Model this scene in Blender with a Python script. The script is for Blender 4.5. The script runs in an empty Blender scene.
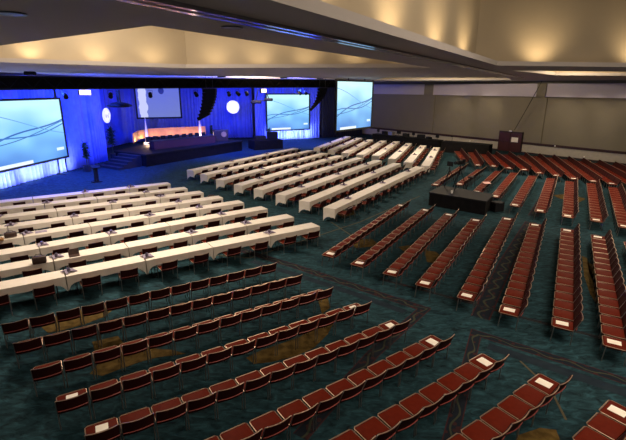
import bpy, bmesh, math, random
from mathutils import Vector, Matrix
from mathutils.geometry import tessellate_polygon
random.seed(7)
C = bpy.context.scene.collection
PI = math.pi
# ------------------------------------------------------------------ camera
F, PITCH, ROLL, H = 440.0, .290, .006, 6.5
def ray(u, v):
    x = (u-313)/F; y = -(v-220)/F
    c, s = math.cos(ROLL), math.sin(ROLL)
    x, y = c*x - s*y, s*x + c*y
    return Vector((x, math.cos(PITCH)+y*math.sin(PITCH), -math.sin(PITCH)+y*math.cos(PITCH)))
EYE = Vector((0, 0, H))
def G(u, v, z=0.):                      # measured point on the horizontal plane at height z
    d = ray(u, v); return EYE + d*((z-H)/d.z)
def Dp(u, v, dist):                     # measured point at a forward distance
    d = ray(u, v); return EYE + d*(dist/d.y)
def OnWall(u, v, A, B, off=0.):         # measured point on the vertical wall through A and B
    A = Vector((A[0], A[1], 0)); B = Vector((B[0], B[1], 0)); n = Vector((-(B-A).y, (B-A).x, 0)).normalized()
    if (EYE-A).dot(n) < 0: n = -n
    d = ray(u, v); t = ((A-EYE).dot(n)+off)/d.dot(n); return EYE + d*t
cam = bpy.data.cameras.new('camera'); co = bpy.data.objects.new('camera', cam); C.objects.link(co)
cam.sensor_width = 36; cam.lens = F/626*36; cam.clip_end = 300; cam.clip_start = .05
U0 = Vector((0, math.sin(PITCH), math.cos(PITCH))); F0 = Vector((0, math.cos(PITCH), -math.sin(PITCH))); X0 = Vector((1, 0, 0))
cx = math.cos(ROLL)*X0 + math.sin(ROLL)*U0; cy = -math.sin(ROLL)*X0 + math.cos(ROLL)*U0; cz = -F0
co.matrix_world = Matrix(((cx.x, cy.x, cz.x, 0), (cx.y, cy.y, cz.y, 0), (cx.z, cy.z, cz.z, H), (0, 0, 0, 1)))
bpy.context.scene.camera = co
vs = bpy.context.scene.view_settings
vs.view_transform = 'Standard'; vs.look = 'None'; vs.gamma = 1; vs.use_curve_mapping = False; vs.exposure = 0.0

# ------------------------------------------------------------------ materials
def mat(name, col, rough=.6, metal=0, noise=None, scale=4, bump=0, emit=None, es=1, sheen=0, spec=None):
    m = bpy.data.materials.new(name); m.use_nodes = True; nt = m.node_tree; b = nt.nodes['Principled BSDF']
    b.inputs['Base Color'].default_value = (*col, 1); b.inputs['Roughness'].default_value = rough; b.inputs['Metallic'].default_value = metal
    if spec is not None: b.inputs['Specular IOR Level'].default_value = spec
    if sheen: b.inputs['Sheen Weight'].default_value = sheen
    tc = nt.nodes.new('ShaderNodeTexCoord'); n = nt.nodes.new('ShaderNodeTexNoise'); n.inputs['Scale'].default_value = scale; n.inputs['Detail'].default_value = 5
    nt.links.new(tc.outputs['Object'], n.inputs['Vector'])
    r = nt.nodes.new('ShaderNodeValToRGB'); r.color_ramp.elements[0].position = .35; r.color_ramp.elements[1].position = .68
    c2 = noise or tuple(min(1, c*1.12) for c in col)
    r.color_ramp.elements[0].color = (*col, 1); r.color_ramp.elements[1].color = (*c2, 1)
    nt.links.new(n.outputs['Fac'], r.inputs['Fac']); nt.links.new(r.outputs['Color'], b.inputs['Base Color'])
    if bump:
        bp = nt.nodes.new('ShaderNodeBump'); bp.inputs['Strength'].default_value = bump; bp.inputs['Distance'].default_value = .02
        nt.links.new(n.outputs['Fac'], bp.inputs['Height']); nt.links.new(bp.outputs['Normal'], b.inputs['Normal'])
    if emit: b.inputs['Emission Color'].default_value = (*emit, 1); b.inputs['Emission Strength'].default_value = es
    return m
M = dict(
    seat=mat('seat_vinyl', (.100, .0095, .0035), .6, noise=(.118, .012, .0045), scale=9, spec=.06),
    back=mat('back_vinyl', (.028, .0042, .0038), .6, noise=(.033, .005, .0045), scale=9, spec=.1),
    lowrail=mat('maroon_piping', (.30, .055, .045), .45),
    rim=mat('brushed_trim', (.42, .29, .21), .38, .7),
    chrome=mat('dull_chrome', (.34, .31, .30), .38, .85),
    cloth=mat('white_cloth', (.66, .60, .53), .85, noise=(.71, .65, .58), scale=3),
    ply=mat('table_board', (.35, .27, .19), .6),
    steel=mat('dark_steel', (.05, .05, .055), .45, .6),
    black=mat('black_cloth', (.006, .006, .007), .95, noise=(.011, .01, .011), spec=.1),
    blackp=mat('black_paint', (.008, .008, .01), .7, spec=.2),
    paper=mat('white_paper', (.93, .86, .76), .7),
    lilac=mat('lilac_napkin', (.24, .20, .30), .8, noise=(.36, .31, .40), scale=20),
    glass=mat('dark_glass', (.10, .08, .12), .15),
    leather=mat('dark_leather', (.030, .016, .014), .45, noise=(.06, .028, .02), scale=12),
    tan=mat('tan_leather', (.45, .24, .09), .5),
    ceil=mat('ceiling_paint', (.42, .385, .37), .8, noise=(.43, .395, .38)),
    coffer=mat('coffer_paint', (.43, .36, .255), .8, noise=(.435, .365, .26)),
    wall=mat('wall_fabric', (.23, .20, .145), .9, noise=(.24, .21, .15), scale=.6),
    dado=mat('wall_dado', (.46, .41, .34), .85),
    bulk=mat('bulkhead_paint', (.54, .49, .55), .85, noise=(.55, .50, .56)),
    maroon=mat('maroon_paint', (.055, .010, .012), .45, noise=(.07, .014, .014)),
    rail=mat('rail_wood', (.035, .010, .010), .5),
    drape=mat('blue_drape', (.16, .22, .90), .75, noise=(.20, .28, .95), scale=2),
    blackd=mat('black_drape', (.010, .010, .016), .85),
    wood=mat('amber_panel', (.72, .34, .14), .5, noise=(.8, .42, .18), scale=2),
    redskirt=mat('dark_red_skirt', (.05, .010, .016), .8),
    white=mat('white_plastic', (.85, .82, .8), .4),
    leaf=mat('plant_leaf', (.015, .04, .02), .6, noise=(.03, .07, .03), scale=8),
    pot=mat('plant_pot', (.02, .02, .025), .5),
    pink=mat('pink_paper', (.75, .42, .38), .6),
    track=mat('track_metal', (.35, .33, .35), .16, .9),
    slot=mat('track_slot', (.05, .045, .05), .5),
    gold=mat('carpet_gold_leaf', (.055, .034, .009), .95, noise=(.13, .082, .024), scale=5, spec=.1),
    lamp=mat('warm_lamp', (.9, .8, .6), .5, emit=(1, .78, .5), es=2.6),
    column=mat('white_column', (.85, .8, .75), .5, emit=(1, .75, .55), es=.0),
    gobo=mat('gobo_glow', (.9, .9, .9), .5, emit=(.93, .90, 1), es=.8),  # projected light on the curtain, put into a disc as emission
    mark=mat('gobo_emblem', (.3, .25, .5), .5, emit=(.5, .45, .8), es=.45),
)
def carpet():
    m = bpy.data.materials.new('teal_carpet'); m.use_nodes = True; nt = m.node_tree; b = nt.nodes['Principled BSDF']; L = nt.links.new
    b.inputs['Roughness'].default_value = .95; b.inputs['Specular IOR Level'].default_value = .12
    tc = nt.nodes.new('ShaderNodeTexCoord'); mp = nt.nodes.new('ShaderNodeMapping'); mp.inputs['Rotation'].default_value = (0, 0, .7); mp.inputs['Scale'].default_value = (1, 2.2, 1)
    L(tc.outputs['Object'], mp.inputs['Vector'])
    n = nt.nodes.new('ShaderNodeTexNoise'); n.inputs['Scale'].default_value = 3.2; n.inputs['Detail'].default_value = 7; n.inputs['Roughness'].default_value = .62; n.inputs['Distortion'].default_value = 1.0
    L(mp.outputs['Vector'], n.inputs['Vector'])
    r = nt.nodes.new('ShaderNodeValToRGB'); e = r.color_ramp.elements
    e[0].position = .32; e[0].color = (.005, .012, .016, 1); e[1].position = .74; e[1].color = (.030, .088, .112, 1)
    x = e.new(.52); x.color = (.0145, .042, .053, 1)
    L(n.outputs['Fac'], r.inputs['Fac']); L(r.outputs['Color'], b.inputs['Base Color'])
    return m
M['carpet'] = carpet()
def vine():
    m = bpy.data.materials.new('carpet_border'); m.use_nodes = True; nt = m.node_tree; b = nt.nodes['Principled BSDF']; L = nt.links.new
    b.inputs['Roughness'].default_value = .95; b.inputs['Specular IOR Level'].default_value = .1
    uv = nt.nodes.new('ShaderNodeUVMap'); sp = nt.nodes.new('ShaderNodeSeparateXYZ'); L(uv.outputs['UV'], sp.inputs[0])
    def mth(op, a, bb=None):
        k = nt.nodes.new('ShaderNodeMath'); k.operation = op
        for i, q in enumerate((a, bb)):
            if q is None: continue
            if isinstance(q, (int, float)): k.inputs[i].default_value = q
            else: L(q, k.inputs[i])
        return k.outputs[0]
    w = mth('MULTIPLY', mth('SINE', mth('MULTIPLY', sp.outputs['X'], 7.)), .2)
    line = mth('LESS_THAN', mth('ABSOLUTE', mth('SUBTRACT', mth('SUBTRACT', sp.outputs['Y'], .5), w)), .07)
    ed = mth('GREATER_THAN', mth('ABSOLUTE', mth('SUBTRACT', sp.outputs['Y'], .5)), .42)
    v = nt.nodes.new('ShaderNodeTexVoronoi'); v.inputs['Scale'].default_value = 5.5; tc = nt.nodes.new('ShaderNodeTexCoord'); L(tc.outputs['Object'], v.inputs['Vector'])
    dots = mth('LESS_THAN', v.outputs['Distance'], .33)
    def mix(f, a, c):
        k = nt.nodes.new('ShaderNodeMix'); k.data_type = 'RGBA'; L(f, k.inputs[0])
        if isinstance(a, tuple): k.inputs[6].default_value = (*a, 1)
        else: L(a, k.inputs[6])
        k.inputs[7].default_value = (*c, 1); return k.outputs[2]
    c = mix(dots, (.012, .016, .024), (.040, .018, .020)); c = mix(line, c, (.045, .050, .034)); c = mix(ed, c, (.048, .018, .021))
    L(c, b.inputs['Base Color']); return m
M['vine'] = vine()
M['band'] = mat('carpet_dark_band', (.012, .02, .03), .95, noise=(.018, .03, .042), scale=3, spec=.1)
M['line'] = mat('carpet_line', (.08, .07, .045), .95, spec=.1)
def screen_mat(name, stage=False, es=1.0):
    m = bpy.data.materials.new(name); m.use_nodes = True; nt = m.node_tree; b = nt.nodes['Principled BSDF']; L = nt.links.new
    b.inputs['Base Color'].default_value = (.02, .02, .02, 1); b.inputs['Roughness'].default_value = .5
    uv = nt.nodes.new('ShaderNodeUVMap'); sp = nt.nodes.new('ShaderNodeSeparateXYZ'); L(uv.outputs['UV'], sp.inputs[0]); X, Y = sp.outputs['X'], sp.outputs['Y']
    def mth(op, a, bb=None, cc=None):
        k = nt.nodes.new('ShaderNodeMath'); k.operation = op
        for i, q in enumerate((a, bb, cc)):
            if q is None: continue
            if isinstance(q, (int, float)): k.inputs[i].default_value = q
            else: L(q, k.inputs[i])
        return k.outputs[0]
    def mix(f, a, c):
        k = nt.nodes.new('ShaderNodeMix'); k.data_type = 'RGBA'; L(f, k.inputs[0])
        if isinstance(a, tuple): k.inputs[6].default_value = (*a, 1)
        else: L(a, k.inputs[6])
        k.inputs[7].default_value = (*c, 1); return k.outputs[2]
    if not stage:
        n = nt.nodes.new('ShaderNodeTexNoise'); n.inputs['Scale'].default_value = 2.2; n.inputs['Detail'].default_value = 1; L(uv.outputs['UV'], n.inputs['Vector'])
        g = mth('ADD', mth('MULTIPLY', Y, .55), mth('MULTIPLY', n.outputs['Fac'], .55))
        r = nt.nodes.new('ShaderNodeValToRGB'); e = r.color_ramp.elements
        e[0].position = .22; e[0].color = (.07, .22, .62, 1); e[1].position = .78; e[1].color = (.50, .86, .92, 1); q = e.new(.5); q.color = (.20, .52, .86, 1)
        L(g, r.inputs['Fac']); c = r.outputs['Color']
        for (a0, a1, a2, ph, wd, col) in ((.28, .42, .05, 0, .012, (.02, .12, .42)), (.36, .22, .06, 1.3, .010, (.03, .16, .48)), (.30, .30, .03, 2.4, .007, (.03, .14, .42)), (.86, -.42, .03, .4, .007, (.12, .34, .6))):
            f = mth('ADD', mth('ADD', mth('MULTIPLY', X, a1), a0), mth('MULTIPLY', mth('SINE', mth('MULTIPLY_ADD', X, 5., ph)), a2))
            c = mix(mth('LESS_THAN', mth('ABSOLUTE', mth('SUBTRACT', Y, f)), wd), c, col)
        c = mix(mth('MULTIPLY', mth('LESS_THAN', Y, .055), mth('MULTIPLY', mth('GREATER_THAN', X, .1), mth('LESS_THAN', X, .55))), c, (.75, .85, .9))
        c = mix(mth('MULTIPLY', mth('LESS_THAN', mth('ABSOLUTE', mth('SUBTRACT', X, .92)), .05), mth('LESS_THAN', mth('ABSOLUTE', mth('SUBTRACT', Y, .15)), .025)), c, (.7, .88, .95))
    else:
        n = nt.nodes.new('ShaderNodeTexNoise'); n.inputs['Scale'].default_value = 5; n.inputs['Detail'].default_value = 3; L(uv.outputs['UV'], n.inputs['Vector'])
        g = mth('ADD', mth('MULTIPLY', Y, .5), mth('MULTIPLY', n.outputs['Fac'], .2))
        r = nt.nodes.new('ShaderNodeValToRGB'); e = r.color_ramp.elements
        e[0].position = .0; e[0].color = (.20, .25, .50, 1); e[1].position = .7; e[1].color = (.12, .15, .55, 1); L(g, r.inputs['Fac']); c = r.outputs['Color']
        xx = mth('ADD', X, mth('MULTIPLY', n.outputs['Fac'], .14))
        c = mix(mth('LESS_THAN', xx, .30), c, (.72, .76, .95)); c = mix(mth('LESS_THAN', xx, .12), c, (.1, .12, .6))
        d = mth('ADD', mth('POWER', mth('MULTIPLY', mth('SUBTRACT', X, .58), 1.5), 2.), mth('POWER', mth('SUBTRACT', Y, .78), 2.))
        c = mix(mth('LESS_THAN', d, .010), c, (.005, .005, .03))
    L(c, b.inputs['Emission Color']); b.inputs['Emission Strength'].default_value = es
    return m
M['screen'] = screen_mat('screen_picture', es=1.2); M['screen_stage'] = screen_mat('screen_stage_picture', True, .8)

# ------------------------------------------------------------------ mesh helpers
class MB:
    def __init__(s): s.v = []; s.f = []; s.m = []; s.uv = {}
    def add(s, vs_, fs, mi=0):
        o = len(s.v); s.v += [tuple(p) for p in vs_]; s.f += [tuple(i+o for i in f) for f in fs]; s.m += [mi]*len(fs)
    def box(s, c, d, mi=0, R=None, taper=1.):
        x, y, z = d[0]/2, d[1]/2, d[2]/2; P = []
        for k in (-1, 1):
            t = taper if k > 0 else 1
            for a, b in ((-1, -1), (1, -1), (1, 1), (-1, 1)): P.append(Vector((a*x*t, b*y*t, k*z)))
        if R: P = [R @ p for p in P]
        s.add([p+Vector(c) for p in P], [(3, 2, 1, 0), (4, 5, 6, 7), (0, 1, 5, 4), (1, 2, 6, 5), (2, 3, 7, 6), (3, 0, 4, 7)], mi)
    def rbox(s, c, d, b=.02, mi=0, R=None, seg=2):
        bm = bmesh.new(); bmesh.ops.create_cube(bm, size=1)
        for v in bm.verts: v.co = Vector((v.co.x*d[0], v.co.y*d[1], v.co.z*d[2]))
        bmesh.ops.bevel(bm, geom=bm.edges[:], offset=b, segments=seg, affect='EDGES', profile=.5)
        P = [v.co.copy() for v in bm.verts]; P = [R @ p for p in P] if R else P
        s.add([p+Vector(c) for p in P], [tuple(v.index for v in f.verts) for f in bm.faces], mi); bm.free()
    def tube(s, pts, r, n=6, mi=0, r2=None):
        pts = [Vector(p) for p in pts]; ring = []; V = []
        for i, p in enumerate(pts):
            t = (pts[min(i+1, len(pts)-1)]-pts[max(i-1, 0)]).normalized(); a = t.orthogonal().normalized() if abs(t.z) < .95 else Vector((1, 0, 0)); 
            if abs(t.z) >= .95: a = (a - t*a.dot(t)).normalized()
            else: a = t.cross(Vector((0, 0, 1))).normalized()
            b = t.cross(a); rr = r if r2 is None else r+(r2-r)*i/(len(pts)-1)
            for k in range(n): V.append(p+(a*math.cos(2*PI*k/n)+b*math.sin(2*PI*k/n))*rr)
        fs = [(i*n+k, i*n+(k+1) % n, (i+1)*n+(k+1) % n, (i+1)*n+k) for i in range(len(pts)-1) for k in range(n)]
        fs += [tuple(range(n))[::-1], tuple(range((len(pts)-1)*n, len(pts)*n))]; s.add(V, fs, mi)
    def lathe(s, prof, n=16, c=(0, 0, 0), mi=0):
        c = Vector(c); V = [c+Vector((r*math.cos(2*PI*k/n), r*math.sin(2*PI*k/n), z)) for r, z in prof for k in range(n)]
        fs = [(i*n+k, i*n+(k+1) % n, (i+1)*n+(k+1) % n, (i+1)*n+k) for i in range(len(prof)-1) for k in range(n)]
        fs += [tuple(range(n))[::-1], tuple(range((len(prof)-1)*n, len(prof)*n))]; s.add(V, fs, mi)
    def poly(s, pts, z0, z1, mi=0):
        n = len(pts); V = [(p[0], p[1], z0) for p in pts]+[(p[0], p[1], z1) for p in pts]
        s.add(V, [tuple(range(n))[::-1], tuple(range(n, 2*n))]+[(i, (i+1) % n, n+(i+1) % n, n+i) for i in range(n)], mi)
    def mesh(s, name, mats, smooth=False):
        me = bpy.data.meshes.new(name); me.from_pydata(s.v, [], s.f)
        for m_ in (mats if isinstance(mats, (list, tuple)) else [mats]): me.materials.append(m_)
        me.polygons.foreach_set('material_index', s.m)
        if smooth: me.polygons.foreach_set('use_smooth', [True]*len(s.f))
        me.update(); bm = bmesh.new(); bm.from_mesh(me); bmesh.ops.recalc_face_normals(bm, faces=bm.faces); bm.to_mesh(me); bm.free()
        return me
    def build(s, name, mats, parent=None, smooth=False, loc=None, rotz=0):
        o = bpy.data.objects.new(name, s.mesh(name, mats, smooth)); C.objects.link(o)
        if parent is not None: o.parent = parent
        if loc is not None: o.location = loc; o.rotation_euler.z = rotz
        return o
def tag(o, label=None, cat=None, group=None, kind=None):
    for k, v in (('label', label), ('category', cat), ('group', group), ('kind', kind)):
        if v: o[k] = v
    return o
def empty(name, loc=(0, 0, 0), rz=0):
    o = bpy.data.objects.new(name, None); C.objects.link(o); o.location = loc; o.rotation_euler.z = rz; o.empty_display_size = .1; return o
def copy_tree(o, parent=None):
    c = o.copy(); C.objects.link(c); c.parent = parent
    for ch in o.children: copy_tree(ch, c)
    return c
ORD = ['', 'first', 'second', 'third', 'fourth', 'fifth', 'sixth', 'seventh', 'eighth', 'ninth', 'tenth', 'eleventh', 'twelfth', 'thirteenth', 'fourteenth', 'fifteenth', 'sixteenth', 'seventeenth', 'eighteenth', 'nineteenth', 'twentieth', 'twenty-first', 'twenty-second', 'twenty-third']
def S(mb, name, m, parent=None): o = mb.build(name, m, parent); o['kind'] = 'structure'; return o
def V2(p): return Vector((p[0], p[1]))

# ------------------------------------------------------------------ shell
CZ = 7.4
W1 = G(370, 135)[:2]; W2 = G(626, 165)[:2]          # back wall line
wd = (V2(W2)-V2(W1)).normalized(); WA = V2(W1)-wd*3.0; WB = V2(W2)+wd*14
mb = MB(); mb.box((4, 28, -.1), (100, 110, .2)); S(mb, 'floor', M['carpet'])
wn = Vector((wd.y, -wd.x)); 
if (Vector((0, 0))-V2(W1)).dot(wn) < 0: wn = -wn
def wpt(t, off): return V2(W1)+wd*t+wn*off
def wall_strip(mb, t0, t1, z0, z1, o0, o1, mi=0):
    a, b, c, d = wpt(t0, o0), wpt(t1, o0), wpt(t1, o1), wpt(t0, o1); mb.poly([a, b, c, d], z0, z1, mi)
TL = (WB-V2(W1)).length
mb = MB(); wall_strip(mb, -3, TL, 1.05, 9.9, -.4, 0); S(mb, 'wall_back', M['wall'])
mb = MB(); wall_strip(mb, -3, TL, 0, .95, -.4, 0); wb = mb.build('wall_dado', M['dado']); wb['kind'] = 'structure'; wb.name = 'wall_back_lower'
mb = MB(); wall_strip(mb, -3, TL, .95, 1.18, -.4, .07); S(mb, 'trim_1', M['rail'])
mb = MB(); wall_strip(mb, -3, TL, 5.85, CZ-.28, 0, .55); S(mb, 'trim_2', M['bulk'])
mb = MB(); wall_strip(mb, -3, TL, 0, .12, 0, .03); S(mb, 'baseboard_back', M['rail'])
# shallow pilasters up to the bulkhead
for k, (u0, u1) in enumerate(((426, 434.5), (537, 546))):
    p0 = OnWall(u0, 110, W1, W2); p1 = OnWall(u1, 110, W1, W2)
    t0 = (V2(p0)-V2(W1)).dot(wd); t1 = (V2(p1)-V2(W1)).dot(wd)
    mb = MB(); wall_strip(mb, t0, t1, 1.18, 5.85, 0, .10); wall_strip(mb, t0, t1, 5.85, CZ-.28, .55, .65); S(mb, 'trim_%d' % (3+k), M['wall'])
# stage side wall (behind the drapes)
SW = [Vector((-24.5, -8)), Vector((-23.4, 27.6)), Vector((-22.4, 36)), Vector((-23.6, 42)), Vector((-25, 52)), Vector((-19.5, 61)), Vector((-8.8, 64)), Vector((.3, 65.2)), V2(WA)]
mb = MB()
for a, b in zip(SW, SW[1:]):
    n = Vector((-(b-a).y, (b-a).x)).normalized()*.3; mb.poly([a, b, b+n, a+n], 0, 9.9)
S(mb, 'wall_stage', M['bulk'])
# ceiling with coffers
R2 = lambda p: Vector((p.x, p.y))
def pz(u, v): return R2(G(u, v, CZ))
Bnr, Bfr, Bfl, Bl0 = pz(151, 25.6), pz(430, 67.5), pz(186, 68), pz(0, 62.3)
Bl1 = Bl0+(Bl0-Bfl)*.7; Bn0 = pz(0, 45.5); Bn1 = Bnr+(Bn0-Bnr)*2.4
Anl, Af, Af2 = pz(270, 0), pz(497, 65.5), pz(626, 67)
A0 = Anl-(Af-Anl)*.7; A3 = Af+(Af2-Af)*3.2; A4 = Vector((A3.x, A0.y-1))
cof = {'B': [Bn1, Bnr, Bfr, Bfl, Bl1], 'A': [A0, Vector(A4), A3, Af]}
# farther coffers seen as slivers of light
def quad(*uv): return [pz(u, v) for u, v in uv]
cof['C'] = quad((360, 79.4), (296, 79.0), (120, 75.6), (250, 76.2))[::-1]
cof['D'] = quad((512, 70.5), (640, 72.0), (700, 76.2), (556, 75.2))
cof['E'] = quad((384, 77.6), (508, 77.8), (512, 80.2), (374, 80.6))
outer = [Vector((-24.8, -8)), Vector((-23.6, 28)), Vector((-22.6, 37)), Vector((-23.8, 42.2)), Vector((-25.3, 52.1)), Vector((-19.7, 61.3)), Vector((-8.9, 64.3)), Vector((.0, 65.6)), V2(WA)+Vector((.3, .3)), WB+Vector((.3, .3)), Vector((WB.x+2, -8))]
def ccw(p): return sum(a.x*b.y-b.x*a.y for a, b in zip(p, p[1:]+p[:1])) > 0
for k in cof:
    cof[k] = [Vector(p) for p in cof[k]]
    if not ccw(cof[k]): cof[k].reverse()
if not ccw(outer): outer.reverse()
holes = [[Vector((p.x, p.y, 0)) for p in cof[k]][::-1] for k in cof]
loops = [[Vector((p.x, p.y, 0)) for p in outer]]+holes
bmc = bmesh.new(); ed = []
for l in loops:
    vv = [bmc.verts.new((p.x, p.y, CZ)) for p in l]; ed += [bmc.edges.new((vv[i], vv[(i+1) % len(vv)])) for i in range(len(vv))]
bmesh.ops.triangle_fill(bmc, edges=ed, use_beauty=True, use_dissolve=False); bmc.verts.index_update()
mb = MB(); mb.add([v.co.copy() for v in bmc.verts], [tuple(v.index for v in f.verts) for f in bmc.faces])
for l in loops:
    n = len(l); mb.add([(p.x, p.y, z) for z in (CZ, CZ+.16) for p in l], [(i, (i+1) % n, n+(i+1) % n, n+i) for i in range(n)])
S(mb, 'ceiling', M['ceil'])
def offset(poly, d):
    out = []; n = len(poly)
    for i in range(n):
        a, b, c = poly[i-1], poly[i], poly[(i+1) % n]; e1 = (b-a).normalized(); e2 = (c-b).normalized()
        n1 = Vector((e1.y, -e1.x)); n2 = Vector((e2.y, -e2.x)); q = (n1+n2); q = q/max(.35, q.dot(n1)); out.append(b+q*d)
    return out
CH = {'A': 4.6, 'B': 3.4, 'C': .5, 'D': 1.3, 'E': .45}
for k in cof:
    o = offset(cof[k], .95 if k in 'AB' else .15); n = len(o); z0, z1 = CZ+.15, CZ+CH[k]; i_ = cof[k]
    mb = MB()
    mb.add([(p.x, p.y, z) for z in (z0, z1) for p in o], [(i, (i+1) % n, n+(i+1) % n, n+i) for i in range(n)])
    mb.add([(p.x, p.y, z0) for q in (i_, o) for p in q], [(i, (i+1) % n, n+(i+1) % n, n+i) for i in range(n)])
    t = tessellate_polygon([[Vector((p.x, p.y, 0)) for p in o]]); mb.add([(p.x, p.y, z1) for p in o], [tuple(x) for x in t])
    c = S(mb, 'ceiling_coffer', M['coffer'])
# partition track that runs along the beam
def strip_on_ceiling(a, b, w, z0, z1, name, m):
    d = (b-a).normalized(); n = Vector((-d.y, d.x))*w/2; q = MB(); q.poly([a-n, b-n, b+n, a+n], z0, z1); return S(q, name, m)
Ta, Tb = pz(200, 9.5), pz(470, 66.5); td = (Tb-Ta); Ta2 = Ta-td*.35; Tb2 = Tb+td*1.2
strip_on_ceiling(Ta2, Tb2, .30, CZ-.05, CZ+.01, 'trim_5', M['track'])
strip_on_ceiling(Ta2, Tb2, .07, CZ-.055, CZ-.049, 'trim_6', M['slot'])
# recessed downlights
for u, v, lab in ((12, 13, 'small dark recessed ceiling light at the top left corner'), (232, 27, 'small dark recessed ceiling light beside the long ceiling track')):
    p = pz(u, v); q = MB(); q.lathe([(.13, -.012), (.13, 0)], 16); q.lathe([(.13, -.02), (.17, -.02), (.17, 0), (.13, 0)], 16)
    o = q.build('recessed_light', M['steel'], loc=(p.x, p.y, CZ)); tag(o, lab, 'ceiling light', 'recessed ceiling lights')

# carpet borders
def border(pix, w, name, m, z=.004):
    P = [R2(G(u, v)) for u, v in pix]; V = []; UV = []; acc = 0
    for i, p in enumerate(P):
        if i == 0: d = P[1]-P[0]
        elif i == len(P)-1: d = P[-1]-P[-2]
        else: d = (P[i+1]-P[i]).normalized()+(P[i]-P[i-1]).normalized()
        d.normalize(); n = Vector((-d.y, d.x))
        if 0 < i < len(P)-1: n = n/max(.5, n.dot(Vector((-(P[i+1]-P[i]).y, (P[i+1]-P[i]).x)).normalized()))
        if i: acc += (P[i]-P[i-1]).length
        V += [(*(p-n*w/2), z), (*(p+n*w/2), z)]; UV += [(acc, 0), (acc, 1)]
    fs = [(2*i, 2*i+2, 2*i+3, 2*i+1) for i in range(len(P)-1)]
    me = bpy.data.meshes.new(name); me.from_pydata(V, [], fs); uvl = me.uv_layers.new(name='UVMap')
    for pl in me.polygons:
        for li, vi in zip(pl.loop_indices, pl.vertices): uvl.data[li].uv = UV[vi]
    me.materials.append(m); o = bpy.data.objects.new(name, me); C.objects.link(o); o['kind'] = 'structure'; return o
tn = [7]
def bd(pix, w, m, z=.004): border(pix, w, 'trim_%d' % tn[0], M[m], z); tn[0] += 1
bd([(225, 245), (300, 268), (360, 288), (424, 309), (372, 355), (300, 437)], .34, 'vine')
bd([(252, 261), (300, 276), (352, 293), (405, 312)], .30, 'band', .003)
bd([(443, 470), (476, 333), (545, 355), (640, 386)], .30, 'vine')
bd([(488, 346), (545, 365), (640, 398)], .34, 'band', .003)
bd([(380, 279), (430, 292), (520, 317), (640, 348)], .14, 'vine')
bd([(531, 222), (505, 265), (480, 318)], .55, 'vine', .003)
bd([(556, 172), (545, 196), (533, 216)], .5, 'vine', .003)
bd([(170, 252), (250, 258), (360, 222), (420, 196)], .07, 'line')
bd([(331, 222), (352, 236), (372, 245)], .07, 'line', .005)
bd([(520, 361), (551, 390), (566, 420)], .05, 'line', .005)
def leaf(pix):
    P = [R2(G(u, v)) for u, v in pix]; q = MB(); q.poly(P, .001, .006); S(q, 'trim_%d' % tn[0], M['gold']); tn[0] += 1
leaf([(582, 256), (587, 258), (590, 268), (595, 280), (602, 300), (607, 312), (598, 306), (590, 294), (584, 276)])
leaf([(587, 262), (600, 268), (604, 288), (596, 288), (590, 275)])
leaf([(424, 250), (436, 252), (443, 258), (437, 264), (427, 262)])
leaf([(40, 326), (52, 317), (70, 311), (90, 308), (106, 306), (114, 309), (104, 317), (86, 324), (64, 330), (48, 333)])
leaf([(92, 342), (118, 336), (124, 344), (112, 352), (96, 354)])
leaf([(90, 374), (98, 364), (112, 356), (130, 350), (148, 348), (172, 350), (186, 354), (160, 357), (140, 362), (118, 370), (102, 376)])
leaf([(246, 358), (262, 350), (280, 344), (300, 337), (318, 325), (330, 318), (334, 322), (328, 334), (314, 348), (296, 356), (272, 362), (254, 364)])
leaf([(318, 300), (328, 298), (330, 308), (322, 314)])
leaf([(516, 436), (540, 428), (556, 430), (560, 440), (540, 446), (518, 445)])
leaf([(344, 240), (372, 239), (380, 246), (356, 248)])
leaf([(398, 247), (418, 244), (428, 250), (410, 256)])
leaf([(553, 195), (570, 194), (586, 199), (578, 203), (558, 198)])
leaf([(335, 212), (352, 209), (356, 214), (342, 218)])
leaf([(594, 262), (612, 262), (622, 268), (606, 270)])

# ------------------------------------------------------------------ stage drapes
def drape(pts, z0, z1, name, m, label, cat='curtain', amp=.11, pitch=.42, fold=1):
    P = [Vector(p) for p in pts]; V = []; seglen = [(b-a).length for a, b in zip(P, P[1:])]; T = sum(seglen); n = int(T/.055)
    rnd = random.Random(len(label)); ph = 0
    top = []
    for i in range(n+1):
        s = T*i/n; k = 0; a = s
        while k < len(seglen)-1 and a > seglen[k]: a -= seglen[k]; k += 1
        p = P[k].lerp(P[k+1], min(1, a/seglen[k])); d = (P[k+1]-P[k]).normalized(); nn = Vector((-d.y, d.x))
        ph += .055/pitch*2*PI*(1+.35*math.sin(s*1.7)+.2*math.sin(s*4.1))
        top.append((p, nn, math.sin(ph), 1+.4*math.sin(s*2.3)))
    zs = [z0, z0+(z1-z0)*.35, z0+(z1-z0)*.7, z1]
    for zi, z in enumerate(zs):
        for p, nn, sn, am in top: q = p+nn*sn*amp*am*(1.15-.2*zi); V.append((q.x, q.y, z))
    N = n+1; fs = [(r*N+i, r*N+i+1, (r+1)*N+i+1, (r+1)*N+i) for r in range(3) for i in range(n)]
    q = MB(); q.add(V, fs); o = q.build(name, m, smooth=True); tag(o, label, cat, 'stage drapes'); 
    sd = o.modifiers.new('t', 'SOLIDIFY'); sd.thickness = .012
    return o
dL0, dL1, dL2 = R2(G(0, 190)), R2(G(65, 172)), R2(G(108, 161))
dLn = dL0+(dL0-dL1)*1.2
dR0, dR1 = R2(G(256, 141.3)), R2(G(320, 138))
DT = 7.0
drape([dLn, dL0, dL1], .05, DT, 'stage_curtain', M['drape'], 'blue lit curtain behind the large left screen')
drape([dL1+Vector((.15, .3)), dL2], .05, DT, 'stage_curtain', M['drape'], 'blue lit curtain between left screen and stage steps, with potted plant before it')
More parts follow.
